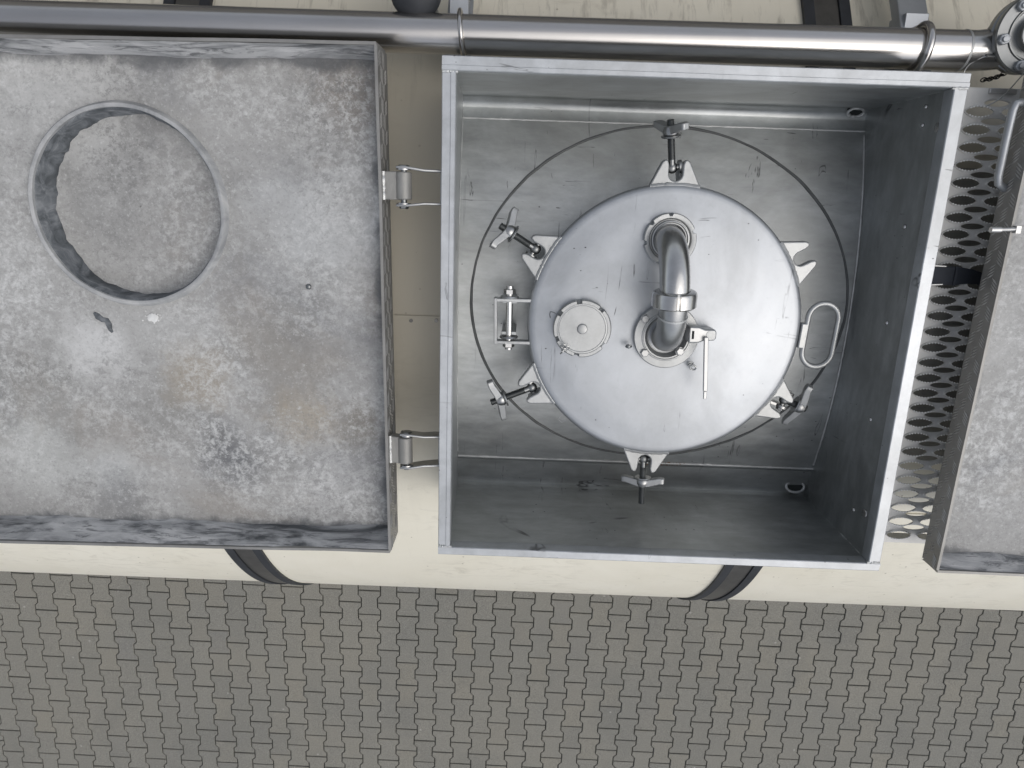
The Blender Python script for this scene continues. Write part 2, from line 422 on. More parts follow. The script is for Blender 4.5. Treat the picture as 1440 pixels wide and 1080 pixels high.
# rim: long bars over the full width, side bars butted between them
def bar(p0, p1, inward, rw=rw, name='rim_bar'):
    # cross-section across the bar: outer flat, small step, raised inner lip
    d = (V(p1) - V(p0)).normalized(); q = V(inward)
    prof = [(0, -.030), (0, -.0012), (.0012, 0), (rw * .62, 0), (rw * .66, .0018), (rw - .0013, .0018), (rw, .0004), (rw, -.024), (rw - .002, -.030)]
    b = MB(); out = []
    L = (V(p1) - V(p0)).length; N = 24
    for i in range(N + 1):
        p = V(p0) + d * L * i / N
        wz = .0005 * mnoise.noise(p * 9); wq = .0005 * mnoise.noise(p * 6 + V((5, 5, 5)))
        out.append([p + q * (u + wq) + V((0, 0, v + wz)) for u, v in prof])
    b.rings(out); return b.build(name, M['rim'], box, smooth=28)
bar((X0, Y1, RZ), (X1, Y1, RZ), (0, -1, 0)); bar((X0, Y0, RZ), (X1, Y0, RZ), (0, 1, 0), rwb)
bar((X0, Y0 + rwb + .0008, RZ - .0004), (X0, Y1 - rw - .0008, RZ - .0004), (1, 0, 0)); bar((X1, Y0 + rwb + .0008, RZ - .0004), (X1, Y1 - rw - .0008, RZ - .0004), (-1, 0, 0))
for cx, sx in ((X0, 1), (X1, -1)):
    for cy, sy in ((Y0, 1), (Y1, -1)):
        b = MB()
        pts = [V((cx + sx * (.001 + (rw + .002) * k / 12), cy + sy * ((rwb if sy > 0 else rw) + .0004 + .0012 * mnoise.noise(V((k, cx * 9, cy * 7)))), RZ - .0003)) for k in range(13)]
        b.tube(pts, [.0026 + .0014 * mnoise.noise(V((k * .9, cx, cy))) for k in range(13)], 8)
        b.build('corner_weld', M['weld'], box)
def bead(pts, r, name='weld_seam', mat=M['weld'], parent=box):
    b = MB(); b.tube(pts, [r * (1 + .55 * mnoise.noise(p * 120) + .4 * mnoise.noise(p * 40)) for p in pts], 8); return b.build(name, mat, parent)
def lerp(a, c, n, jit=.0006): return [V(a).lerp(V(c), k / n) + V((mnoise.noise(V((k * .7, 1, a[1]))), mnoise.noise(V((k * .7, 9, a[0]))), 0)) * jit for k in range(n + 1)]
xi1w = lambda y: .6715 - .0015
bead(lerp((xi0 - .008, .152, zl + .0068), (xi1, .152, zl + .0068), 160), .0023)
bead(lerp((xi0 - .008, -.564, zb + .0058), (xi1, -.564, zb + .0058), 160), .0023)
bead([V((xi1w(y), y, zc(y, RV) + .0005)) for y in (yi0 + .09 + (yi1 - yi0 - .14) * k / 120 for k in range(121))], .0022)
bead([V((xi0 - .010, y, zc(y, RV) + .0005)) for y in (yi0 + .09 + (yi1 - yi0 - .14) * k / 120 for k in range(121))], .002)
bead(lerp((xi1 - .001, yi0 + .001, RZ - .04), (xi1 - .001, yi0 + .001, zb - .01), 50), .0026)
bead(lerp((xi1 - .001, yi1 - .001, RZ - .04), (xi1 - .001, yi1 - .001, zl + .02), 50), .0026)
# screws and rivets on the walls
def onwall_x(px, py):           # point on the right wall
    a, c = P(px, py, 1), P(px, py, 2); xw = xi1
    for _ in range(3):
        q_ = a.lerp(c, (xw - a.x) / (c.x - a.x)); xw = xi1 - (xi1 - .670) * (RZ - .012 - q_.z) / .33
    return q_ - V((.0006, 0, 0))
def onwall_y(px, py, yy):
    a, c = P(px, py, 1), P(px, py, 2); f = (yy - a.y) / (c.y - a.y); return a.lerp(c, f)
for px, py, r in ((1303, 150, .004), (1298, 176, .004), (1319, 179, .0085), (1273, 319, .004), (1248, 454, .004), (1225, 590, .004), (1201, 717, .0045), (1216, 722, .0088)):
    p = onwall_x(px, py); b = MB()
    b.lathe([(1e-4, .0035 if r < .006 else .0028), (r * .6, .003 if r < .006 else .0026), (r * .95, .0012), (r, 0)], p, (-1, 0, 0), 20)
    b.build('screw_head', M['polish'], box)
for px, py in ((1234, 130), (1213, 133), (1281, 132), (705, 113), (704, 119)):
    p = onwall_y(px, py, yi1); b = MB(); b.lathe([(1e-4, .003), (.0024, .0024), (.0038, 0)], p, (0, -1, 0), 14); b.build('rivet', M['polish'], box)
# drain openings in the ledges
for (px, py, hh, nr, rx) in ((1117, 684, 1.506, (-.02, .34, .94), .0180), (1203, 156, 1.473, (0, -.72, .69), .0135)):
    p = P(px, py, hh); q = V((0, 0, 1)).rotation_difference(V(nr).normalized()).to_matrix()
    b = MB(); ring = [p + q @ V((rx * 1.12 * math.cos(a), rx * .72 * math.sin(a), .004)) for a in (2 * PI * k / 40 for k in range(40))]
    b.tube(ring, .0028, 8, loop=True, wob=.5); d_ = b.build('drain_collar', M['weld'], box)
    b = MB(); b.rings([[p + q @ V((rx * 1.1 * f * math.cos(a), rx * .70 * f * math.sin(a), z)) for a in (2 * PI * k / 40 for k in range(40))] for f, z in ((1, -.004), (1, .0035), (.8, .0028))])
    b.build('drain_hole', M['dark'], d_)
# rusty residue on the lower seam
b = MB()
for k in range(60):
    p = V((LX + random.gauss(.055, .022), -.564 + random.uniform(-.004, .003), zb + .0066)); b.sphere(p, random.uniform(.0008, .002), .5, 6)
b.build('rust_crust', plain('rust', (.22, .12, .06), .9), box)
# hinge brackets towards the left lid
def hinge_bracket(y0, y1, xs_, h0, h1, tall):
    z0 = CZ - h0
    b = MB()
    for yy, s in ((y0, 1), (y1, -1)):
        b.flat([(X0 + .001, yy, z0 - .012), (X0 - .010, yy + s * .0008, z0 - .010), (X0 - .034, yy + s * .001, z0 - .004), (xs_ + .004, yy + s * .005, z0), (xs_ - .012, yy + s * .005, z0)], (0, 1, 0), [.03 * tall, .03 * tall, .026 * tall, .026, .022], .0042)
    b.box((X0 - .005, min(y0, y1), z0 - .03), (X0 - .0008, max(y0, y1), z0 + .002))
    hb = b.build('hinge_bracket', M['satin'], box, .0012)
    b = MB(); ya, yb = max(y0, y1), min(y0, y1)
    b.cyl((xs_, ya + .006, z0), (xs_, yb - .009, z0), .0052, 16)
    b.hexnut((xs_, ya + .006, z0), (0, 1, 0), .0095, .006); b.hexnut((xs_, yb - .007, z0), (0, -1, 0), .008, .007)
    b.build('hinge_pin', M['bolt'], hb)
    for yy in (ya + .0022, yb - .0022):
        b = MB(); b.lathe([(.0052, .0015), (.012, .0015), (.0125, 0), (.012, -.0015), (.0052, -.0015)], (xs_, yy, z0), (0, 1, 0), 24); b.build('washer', M['polish'], hb)
HX = P(568, 260, 1.235).x
yA, yB = P(575, 240, 1.235).y, P(575, 285, 1.235).y
yC, yD = P(575, 613, 1.235).y, P(575, 652, 1.235).y
hinge_bracket(yA, yB, HX, 1.235, 1.235, 1.0); hinge_bracket(yC, yD, HX + .003, 1.235, 1.235, 1.0)

# ================================================================== MANHOLE COVER
cov = thing('manhole_cover', (LX, LY, LZ - .025), 'round silvery manhole cover with six forked lugs closed inside the steel box', 'manhole cover')
b = MB()
prof = [(1e-4, .0150), (.05, .0148), (.10, .0138), (.15, .0119), (.185, .0097), (.200, .0085), (.208, .0076), (.222, .0058), (.234, .0042), (.243, .0031), (.250, .0022), (.2555, .0002), (.2585, -.004), (.2594, -.010), (.2585, -.020), (.254, -.024), (.24, -.025), (1e-4, -.025)]
b.lathe(prof, (LX, LY, LZ), n=160); b.build('cover_plate', M['cover'], cov, smooth=40)
lugs = {'top': (950, 245), 'ul': (752, 352), 'll': (750, 546), 'bot': (907, 644), 'lr': (1100, 572), 'ur': (1130, 362)}
LA = {}
for nm, q in lugs.items():
    p = P(*q, 1.325); LA[nm] = math.atan2(p.y - LY, p.x - LX)
def lugmat(a, r=.2555, z=-.014):
    return Matrix.Translation((LX + r * math.cos(a), LY + r * math.sin(a), LZ + z)) @ Matrix.Rotation(a - PI / 2, 4, 'Z')
lp = [(-.046, -.006), (-.0445, .002), (-.0255, .041), (-.0205, .0455), (-.0150, .0445), (-.0125, .036)]
lp += [(.0125 * math.cos(PI - k * PI / 12), .021 - .0125 * math.sin(k * PI / 12)) for k in range(13)]
lp += [(.0125, .036), (.0150, .0445), (.0205, .0455), (.0255, .041), (.0445, .002), (.046, -.006)]
for nm, a in LA.items():
    b = MB(); b.prism(lp, -.006, .0105, lugmat(a)); b.build('lug', M['cast'], cov, .0042, 4)
    b = MB(); m = lugmat(a)
    for s in (1,):
        pts = [m @ V((-.045 + .09 * k / 24, .0015 - .0075 * (2 * k / 24 - 1) ** 2 * .55 + .0008 * mnoise.noise(V((k, a, 0))), .0098)) for k in range(25)]
        b.tube(pts, [.0046 + .0012 * mnoise.noise(V((k * .8, a * 3, 1))) for k in range(25)], 8)
    b.build('weld_bead', M['cast'], cov)
# handle loop
hc = P(1152, 471, 1.325); sl = math.radians(-2.5); ux = V((math.cos(sl), math.sin(sl), 0)); uy = V((-math.sin(sl), math.cos(sl), 0)) 
hr, hl = .0285, .0325
pts = arc(hc + uy * hl, hr, 0, PI, 14, ux, uy) + arc(hc - uy * hl, hr, PI, 2 * PI, 14, ux, uy)
pts = [p + V((0, 0, .004)) for p in pts]
b = MB(); b.tube(pts, .0052, 12, loop=True); b.build('handle', M['cast'], cov)
b = MB(); p = P(1129, 472, 1.322); b.box((-.0075, -.024, -.012), (.0065, .024, .006), Matrix.Translation(p) @ Matrix.Rotation(sl, 4, 'Z')); b.build('handle_mount', M['cast'], cov, .002)
# hinge on the left
zH = LZ - .012
qa, qb, qc = P(697, 421, 1.332), P(742, 422, 1.332), P(697, 480, 1.332); qd = P(742, 481, 1.332)
b = MB(); b.flat([qb + V((.012, 0, 0)), qa], (0, 1, 0), .020, .0065); b.flat([qd + V((.012, 0, 0)), qc], (0, 1, 0), .020, .0065)
b.flat([qa + V((.0, .004, 0)), qc - V((0, .004, 0))], (1, 0, 0), .022, .006)
hg = b.build('hinge_frame', M['cast'], cov, .0012)
b = MB(); p0, p1 = P(717, 402, 1.332), P(715, 491, 1.332); b.cyl(p0, p1, .0068, 16)
ax_ = (p1 - p0).normalized(); L_ = (p1 - p0).length
b.hexnut(p0 + ax_ * .010, -ax_, .0115, .009); b.hexnut(p1 - ax_ * .009, ax_, .0115, .010)
b.build('hinge_bolt', M['polish'], hg)
for f in (.17, .80): 
    b = MB(); c = p0.lerp(p1, f); b.lathe([(.0068, .002), (.017, .002), (.018, 0), (.017, -.002), (.0068, -.002)], c, ax_, 24); b.build('washer', M['satin'], hg)
for f in (.24, .74):
    b = MB(); c = p0.lerp(p1, f); b.box((-.014, -.0035, -.085), (.014, .0035, .004), Matrix.Translation(c)); b.build('hinge_leg', M['floor'], hg, .001)

# ================================================================== SWING BOLTS WITH WING NUTS
def swing_bolt(name, label, piv, a, c, nut, wing, wl, hA, hC, hN, bend=1.0, flip=1, tilt=0.0, short=False):
    pa, pc = P(*a, hA), P(*c, hC); d = (pc - pa).normalized()
    pn = pa + d * (P(*nut, hN) - pa).dot(d)
    root = thing(name, pa - V((0, 0, .03)), label, 'swing bolt', 'swing bolts around the manhole cover')
    b = MB(); pts = []; rr = []; L = (pc - pa).length; n = max(12, int(L / .0011))
    for k in range(n + 1):
        pts.append(pa + d * L * k / n); rr.append(.0064 + (.0007 if k % 2 else -.0006) if k > n * .18 else .0062)
    rr[-1] = .0052
    b.tube(pts, rr, 14)
    b.sphere(pa, .0105, .75, 16)
    b.build('threaded_rod', M['bolt'], root, smooth=60)
    # clevis ears and cross pin under the lug
    side = d.cross(V((0, 0, 1))).normalized()
    b = MB()
    for s in (-1, 1):
        q = pa + side * s * .0145
        mt = Matrix(((side.x, d.x, 0, q.x), (side.y, d.y, 0, q.y), (0, 0, 1, q.z), (0, 0, 0, 1)))
        b.box((-.003, -.026, -.030), (.003, .004, .004), mt); b.cyl(q + side * s * -.003 , q + side * s * .003, .0125, 20)
    b.cyl(pa - side * .021, pa + side * .021, .0048, 14); b.hexnut(pa + side * .0205, side, .008, .005)
    b.build('clevis', M['satin'], root, .0008)
    # wing nut: hub, washer and one bent bar of two wings
    wd = V((wing[0], wing[1], wing[2])); wd = (wd - d * wd.dot(d)).normalized(); th = d.cross(wd)
    b = MB(); b.lathe([(.0066, -.007), (.0125, -.007), (.0145, -.003), (.0135, .003), (.0115, .008), (.0066, .008)], pn, d, 28); 
    b.lathe([(.0066, -.0105), (.017, -.0105), (.018, -.0088), (.017, -.0072), (.0066, -.0072)], pn, d, 28)
    hub = b.build('wing_nut', M['satin'], root)
    b = MB(); prof = []; W = []
    for k in range(-12, 13):
        u = k / 12; off = (.016 * (abs(u) ** 1.4) * bend - .006 * max(0, abs(u) - .78) * 4 * bend)
        off *= (1 if u * flip > 0 else .8)
        lift = .004 * u * flip
        prof.append(pn + wd * wl * 1.2 * u + d * (off + .002) * 1 + th * lift); W.append(.020 - .005 * abs(u) if abs(u) < .95 else .012)
    b.flat(prof, d, W, [.0155 - .0035 * abs(k / 12) for k in range(-12, 13)])
    b.build('wing', M['cast'], hub, .002, 3)
    return root
swing_bolt('swing_bolt', 'swing bolt at the top of the manhole cover, wing nut near the back wall', 0, (945, 236), (943, 168), (943, 184), (0.35, 0, .94), .036, 1.345, 1.325, 1.33, .8)
swing_bolt('swing_bolt', 'swing bolt beside the upper left lug, its wing nut standing over the groove', 0, (753, 350), (703, 317), (716, 326), (.35, .55, -.35), .037, 1.345, 1.335, 1.337, 1.0, -1)
swing_bolt('swing_bolt', 'swing bolt beside the lower left lug, below the cover hinge', 0, (748, 545), (690, 566), (704, 560), (-.3, .62, .30), .040, 1.345, 1.335, 1.337, .6, 1)
swing_bolt('swing_bolt', 'swing bolt hanging straight down at the bottom lug with a long bare thread', 0, (905, 645), (902, 708), (902.5, 678), (1, .02, .18), .036, 1.345, 1.335, 1.338, -.7, 1)
swing_bolt('swing_bolt', 'swing bolt at the lower right lug with a slim curved wing nut', 0, (1103, 562), (1134, 575), (1125, 571), (.42, .62, .25), .042, 1.350, 1.345, 1.345, -.8, 1)

# ================================================================== FITTINGS ON THE COVER
def zcov(x, y):
    r = math.hypot(x - LX, y - LY)
    for (r0, z0), (r1, z1) in zip(prof_c, prof_c[1:]):
        if r0 <= r <= r1: return LZ + z0 + (z1 - z0) * (r - r0) / (r1 - r0)
    return LZ
prof_c = [(1e-4, .0150), (.05, .0148), (.10, .0138), (.15, .0119), (.185, .0097), (.200, .0085), (.222, .0058), (.234, .0042), (.26, .002)]
# round notched cap
cp = P(818, 461, 1.305); cz = zcov(cp.x, cp.y); cp.z = cz - .002
cap = thing('screw_cap', cp, 'flat round grey screw cap with notched edge on the left part of the manhole cover', 'cap')
b = MB(); N = 120; rings = []
def notch(k):
    a = k / N * 360
    for c_ in (48, 100, 148, 205, 262, 325):
        if abs((a - c_ + 180) % 360 - 180) < 5.0: return True
    return False
for (r, z, nn) in ((.051, -.006, 0), (.0535, .004, 0), (.0545, .009, 1), (.0545, .016, 1), (.0525, .0185, 1), (.0475, .0185, 1), (.0465, .0172, 0)):
    rings.append([cp + V(((r - (.0058 if nn and notch(k) and r > .047 else 0)) * math.cos(2 * PI * k / N), (r - (.0058 if nn and notch(k) and r > .047 else 0)) * math.sin(2 * PI * k / N), z - (.006 if nn and notch(k) and z > .01 else 0))) for k in range(N)])
b.rings(rings, True, False); b.build('notched_ring', M['cast'], cap, smooth=30)
b = MB(); b.lathe([(.0468, .0176), (.044, .0178), (.043, .0168), (.010, .0172), (.009, .0182), (.0085, .0195), (.006, .0202), (1e-4, .0202)], cp, n=64); b.build('cap_disc', M['cast'], cap)
b = MB(); q = P(794, 489, 1.283)
for k in range(3):
    c = q + V((.004 * math.cos(k * 2.2), .004 * math.sin(k * 2.2), .002 * k))
    b.tube(arc(c, .0048, 0, 2 * PI * .92, 16, (1, 0, 0), (0, .8, .5)), .0011, 6)
b.tube([q, q + V((-.004, -.008, .002)), q + V((-.007, -.012, -.002))], .0016, 8)
b.build('split_ring', M['satin'], cap)
b = MB(); b.tube([P(782, 441, 1.29), P(778, 439, 1.288), P(774, 438, 1.286), P(773, 442, 1.29), P(774, 447, 1.295)], .0010, 6); b.build('wire_hook', M['bolt'], cap)

# return bend vent pipe: notched collar, bend, union nut
C1 = P(942, 337, 1.300); C2 = P(936, 472, 1.300)
C1.z = zcov(C1.x, C1.y); C2.z = zcov(C2.x, C2.y)
vp = thing('vent_pipe', C1, 'polished return bend pipe with union nut arching over the middle of the manhole cover', 'pipe')
b = MB(); rings = []
def notch2(k):
    a = k / N * 360
    for c_ in (20, 92, 190, 140, 250, 305):
        if abs((a - c_ + 180) % 360 - 180) < 4.5: return True
    return False
for (r, z, nn) in ((.0475, -.004, 0), (.0475, .003, 1), (.0475, .012, 1), (.0460, .0135, 1), (.0400, .0135, 0), (.0385, .0130, 0), (.0360, .008, 0), (.0350, .008, 0), (.0335, .0155, 0), (.0315, .016, 0), (.0300, .012, 0), (.0285, .012, 0)):
    rings.append([C1 + V(((r - (.005 if nn and notch2(k) else 0)) * math.cos(2 * PI * k / N), (r - (.005 if nn and notch2(k) else 0)) * math.sin(2 * PI * k / N), z)) for k in range(N)])
b.rings(rings, True, False); b.build('collar', M['cast'], vp, smooth=30)
dh = V((C2.x - C1.x, C2.y - C1.y, 0)); half_ = dh.length / 2; dn = dh.normalized(); zr = .020; vz = .070 / half_ if False else .80
mid = V(((C1.x + C2.x) / 2 - .005, (C1.y + C2.y) / 2, max(C1.z, C2.z) + zr))
path = [V((C1.x, C1.y, C1.z + .004)), V((C1.x, C1.y, C1.z + zr * .5))] + arc(mid, half_, PI, PI * .47, 22, dn, V((0, 0, vz)))
b = MB(); b.tube(path, .0262, 40); b.build('bend', M['polish'], vp, smooth=60)
path = arc(mid, half_, PI * .47, 0, 22, dn, V((0, 0, vz))) + [V((C2.x, C2.y, C2.z + .012))]
b = MB(); b.tube(path, .0252, 40); b.build('outlet_leg', M['satin'], vp, smooth=60)
na = PI * .47; npos = mid + dn * half_ * math.cos(na) + V((0, 0, vz * half_ * math.sin(na))); nd = (dn * math.sin(na) - V((0, 0, math.cos(na)))).normalized()
b = MB(); rings = []
q = V((0, 0, 1)).rotation_difference(nd).to_matrix()
for (r, z) in ((.0262, -.015), (.033, -.015), (.037, -.0128), (.0385, -.009), (.0385, .011), (.037, .0132), (.0262, .0132)):
    row = []
    for k in range(120):
        a = k / 120 * 2 * PI; sl_ = 1 - (.09 if r > .036 and (math.degrees(a) % 90) < 8 else 0)
        row.append(npos + q @ V((r * sl_ * math.cos(a), r * sl_ * math.sin(a), z)))
    rings.append(row)
b.rings(rings, True, False); b.build('union_nut', M['polish'], vp, smooth=30)
b = MB(); b.tube([mid + (dn * math.cos(na_) + V((0, 0, vz * math.sin(na_)))) * half_ for na_ in (PI * .365, PI * .35)], .0262, 32); b.build('weld_seam', M['weld'], vp)

# valve under the outlet
val = thing('ball_valve', C2 - V((0, 0, .004)), 'round four bolt flange valve with a straight lever under the bent pipe end', 'valve')
b = MB(); b.lathe([(.060, -.004), (.0605, .003), (.0605, .0115), (.059, .0135), (.0465, .0140), (.0455, .0155), (.0435, .0158), (.0425, .0140), (.0400, .0140), (.0390, .0125), (.0370, .006), (.034, .0005), (.028, -.001), (1e-4, -.001)], C2, n=96)
b.build('flange', M['cast'], val, smooth=40)
for px, py in ((908, 449), (907, 497), (957, 495), (957, 448)):
    p = P(px, py, 1.285); p.z = C2.z + .0135
    b = MB(); b.hexnut(p + V((0, 0, .0025)), (0, 0, 1), .0078, .006, random.random()); b.lathe([(.0085, 0), (.0085, .0012), (.006, .0012)], p, n=20); b.build('bolt_head', M['satin'], val, .0008)
hb0 = P(969, 470, 1.275); hb1 = P(1007, 470, 1.268); hz = C2.z + .026
b = MB(); poly = [(0, -.0155), (.018, -.0150), (.030, -.0105), (.047, -.0105), (.0505, -.006), (.0505, .006), (.047, .0105), (.030, .0105), (.018, .0150), (0, .0155)]
mt = Matrix.Translation((hb0.x - .002, hb0.y, hz)) @ Matrix.Rotation(.02, 4, 'Z')
b.prism(poly, -.020, .0115, mt); br = b.build('stem_bracket', M['satin'], val, .003, 3)
b = MB(); b.box((.0055, -.0075, .0112), (.0095, .0075, .0122), mt); b.build('slot', M['dark'], br)
b = MB(); b.cyl(mt @ V((.040, 0, .010)), mt @ V((.040, 0, .0125)), .0085, 20); b.build('stem_end', M['cast'], br)
l0 = P(993, 474, 1.262); l1 = P(991.5, 550, 1.258); l2 = P(991, 561, 1.258)
b = MB(); b.flat([l0, l1], (0, 0, 1), .0078, .0060); b.flat([l1, l2], (0, 0, 1), .0062, .0046); b.build('lever', M['bright'], val, .0012)
b = MB(); p = P(884, 487, 1.288); b.sphere(p, .0045, .8, 14); b.tube(arc(p, .0055, 0, 2 * PI, 16, (1, 0, 0), (0, .7, .7)), .0011, 6); b.build('lead_tag', M['bolt'], val)
# wing screw on the cover
p = P(971, 513, 1.298); p.z = zcov(p.x, p.y)
ws = thing('wing_screw', p, 'tiny wing screw sticking out of the manhole cover beside the valve lever', 'screw')
b = MB(); b.cyl(p, p + V((0, 0, .012)), .0035, 14); b.build('shank', M['bolt'], ws)
b = MB(); b.tube(arc(p + V((-.002, .003, .012)), .0050, 0, 2 * PI, 18, (1, .3, 0), (-.2, .7, .5)), .0013, 8); b.tube(arc(p + V((.004, -.004, .011)), .0055, 0, 2 * PI, 18, (1, -.5, 0), (.4, .7, .3)), .0016, 8); b.build('wire_wing', M['satin'], ws)
# wire clip hanging at the cover edge
pts = [P(*q, 1.335) for q in ((796, 591), (790, 594), (785, 590), (788, 585), (791, 583))]
b = MB(); b.tube(pts, .0010, 6); tag(b.build('wire_clip', M['bright']), 'thin bent wire clip at the lower left edge of the manhole cover', 'wire')

# ================================================================== FLIPPED BOX LIDS
def lid(name, label, cx, cy, wx, wy, ztop, depth, rot, pmat, ring=None):
    L = thing(name, (cx, cy, ztop), label, 'box lid', 'open box lids turned upside down', rot, True)
    hx, hy = wx / 2, wy / 2; zp = -depth + .014
    b = MB(); ny, nx = 180, 180
    grid = [[b.bm.verts.new((-hx + .004 + (wx - .008) * i / nx, -hy + .004 + (wy - .008) * j / ny, zp + .0016 * mnoise.noise(V((i * .031, j * .031, cx))))) for j in range(ny + 1)] for i in range(nx + 1)]
    rr = ring[2] + .004 if ring else 0
    for i in range(nx):
        for j in range(ny):
            vs = [grid[i][j], grid[i + 1][j], grid[i + 1][j + 1], grid[i][j + 1]]
            if ring and any((v.co.x - ring[0]) ** 2 + (v.co.y - ring[1]) ** 2 < (rr - .004) ** 2 for v in vs): continue
            b._f(vs)
    b.build('panel', pmat, L)
    # tread plate flanges, bars standing proud of the outer faces
    def flange(p0, p1, nrm, nm='flange'):
        b = MB(); p0, p1, nrm = V(p0), V(p1), V(nrm); d = (p1 - p0).normalized(); LN = (p1 - p0).length; n = 48
        out = []
        for k in range(n + 1):
            p = p0 + d * LN * k / n; wv = nrm * .0014 * mnoise.noise(p * 5 + V((cx, cy, 3))) + V((0, 0, .0012 * mnoise.noise(p * 7)))
            out.append([p + wv + nrm * .0025, p + wv - nrm * .0025, p - nrm * .0025 + V((0, 0, -depth)), p + nrm * .0025 + V((0, 0, -depth - .002))])
        b.rings(out)
        k = 0; s = 0.012
        while s < LN - .01:
            up = k % 2
            for m_ in range(4):
                for row in range(2):
                    zc_ = -.012 - row * .030 - (.015 if (k + 0) % 2 else 0)
                    if zc_ < -depth + .006: continue
                    sg = 1 if (k + row) % 2 else -1
                    c = p0 + d * (s + (m_ - 1.5) * .0055) + V((0, 0, zc_)) + nrm * .0026
                    a = (d * .55 * sg + V((0, 0, .83))).normalized(); w = a.cross(nrm)
                    hl_ = .0095; b.mi = 1
                    b.rings([[c - a * hl_ - w * .0003 - nrm * .001, c - a * hl_ + w * .0003 - nrm * .001, c - a * hl_ + nrm * .0002],
                             [c - w * .0021 - nrm * .001, c + w * .0021 - nrm * .001, c + nrm * .0020],
                             [c + a * hl_ - w * .0003 - nrm * .001, c + a * hl_ + w * .0003 - nrm * .001, c + a * hl_ + nrm * .0002]])
            s += .024; k += 1
        return b.build(nm, [M['tread'], M['worn']], L, smooth=25)
    flange((-hx, hy, 0), (hx, hy, 0), (0, 1, 0)); flange((-hx, -hy, 0), (hx, -hy, 0), (0, -1, 0))
    flange((hx, -hy + .0026, 0), (hx, hy - .0026, 0), (1, 0, 0)); flange((-hx, -hy + .0026, 0), (-hx, hy - .0026, 0), (-1, 0, 0))
    b = MB(); N4 = 160; c0 = (ring[0], ring[1]) if ring else (0, 0)
    def sq(k):
        a = 2 * PI * (k + .5) / N4; dx, dy = math.cos(a), math.sin(a)
        t1 = ((hx - .003 if dx > 0 else -hx + .003) - c0[0]) / dx; t2 = ((hy - .003 if dy > 0 else -hy + .003) - c0[1]) / dy
        t_ = min(t1, t2); return (c0[0] + dx * t_, c0[1] + dy * t_)
    ro = ring[2] + .001 if ring else .001
    ci = [(c0[0] + ro * math.cos(2 * PI * (k + .5) / N4), c0[1] + ro * math.sin(2 * PI * (k + .5) / N4)) for k in range(N4)]; so_ = [sq(k) for k in range(N4)]
    zt, zb_ = -depth + .002, -depth - .004
    b.rings([[(p[0], p[1], zt) for p in so_], [(p[0], p[1], zt) for p in ci], [(p[0], p[1], zb_) for p in ci], [(p[0], p[1], zb_) for p in so_]], True, False, True)
    b.build('tread_plate', M['tread'], L)
    # sealing strips on the inner edges
    def strip(p0, p1, inn, wmean, nm='edge_seal'):
        b = MB(); p0, p1, inn = V(p0), V(p1), V(inn); n = 120; out = []
        for k in range(n + 1):
            p = p0.lerp(p1, k / n); f = mnoise.noise(p * 6 + V((cx, 0, cy))) + .5 * mnoise.noise(p * 22)
            w = wmean * (1 + .55 * f); e = .003 * mnoise.noise(p * 14 + V((7, 7, 7)))
            hh = -.004 - .006 * abs(mnoise.noise(p * 9)); 
            prof = [(0.0027, hh), (.25 * w, hh - .002 + e), (.5 * w, hh * .5 + zp * .45 + e), (.62 * w, zp * .55 - e), (.8 * w, zp * .75 + e), (w, zp + .003), (w * 1.05, zp - .002), (.0027, zp - .002)]
            out.append([p + inn * u + V((0, 0, z)) for u, z in prof])
        b.rings(out); return b.build(nm, M['seal'], L, smooth=60)
    strip((-hx + .003, hy, 0), (hx - .003, hy, 0), (0, -1, 0), .014); strip((-hx + .003, -hy, 0), (hx - .003, -hy, 0), (0, 1, 0), .022)
    strip((hx, -hy + .004, 0), (hx, hy - .004, 0), (-1, 0, 0), .011); strip((-hx, -hy + .004, 0), (-hx, hy - .004, 0), (1, 0, 0), .011)
    if ring:
        rx, ry, r, dp = ring; N = 140
        def rw_(k, s): a = 2 * PI * k / N; return mnoise.noise(V((math.cos(a) * 3, math.sin(a) * 3, s)))
        def row(rad, z, am=.0, zm=.0, s=0): return [V((rx + (rad + am * rw_(k, s)) * math.cos(2 * PI * k / N), ry + (rad + am * rw_(k, s)) * math.sin(2 * PI * k / N), zp + z + zm * rw_(k, s + 5))) for k in range(N)]
        b = MB(); b.rings([row(r + .0105, -.0015, .001), row(r + .0080, .003, .0012), row(r + .0065, .009, .001, .001), row(r + .0045, .0115, .001, .001), row(r + .001, .0115, .001, .001), row(r - .0015, .010, .001, .001), row(r - .002, -dp, .0006)], True, False)
        rg = b.build('collar_ring', M['collar'], L, smooth=50)
        b = MB(); b.rings([row(r - .001, -dp), row(r * .7, -dp - .001), row(r * .35, -dp - .001), row(.001, -dp)], True, False); b.build('recess_floor', pmat, L, smooth=60)
        # torn sealing tape on the inner wall
        b = MB(); out = []
        for k in range(N + 1):
            a = 2 * PI * k / N; f = rw_(k, 11) + .6 * mnoise.noise(V((math.cos(a) * 11, math.sin(a) * 11, 4)))
            side = .5 + .5 * math.cos(a - math.radians(165)); wd = (.0025 + .008 * side) * (1 + .7 * f); top = .004 + .004 * rw_(k, 21)
            out.append([V((rx + (r - .003 - u) * math.cos(a), ry + (r - .003 - u) * math.sin(a), zp + z)) for u, z in ((-.002, top), (.0015, top - .002), (.002, -dp + .014), (wd * .7, -dp + .010), (wd, -dp + .002), (wd, -dp - .002), (-.002, -dp - .002))])
        b.rings(out); b.build('sealing_tape', M['seal2'], L, smooth=60)
    return L
t = NT('collar_sealant'); n = t.noise(14, 8, .65, .6)
M['collar'] = t.out(t.ramp(n, (.35, (.24, .245, .25)), (.5, (.36, .365, .365)), (.68, (.48, .48, .47))), .6, .0)
t = NT('tape_sealant'); n = t.noise(26, 8, .65, 1.2); t.bump(n, .6, .003)
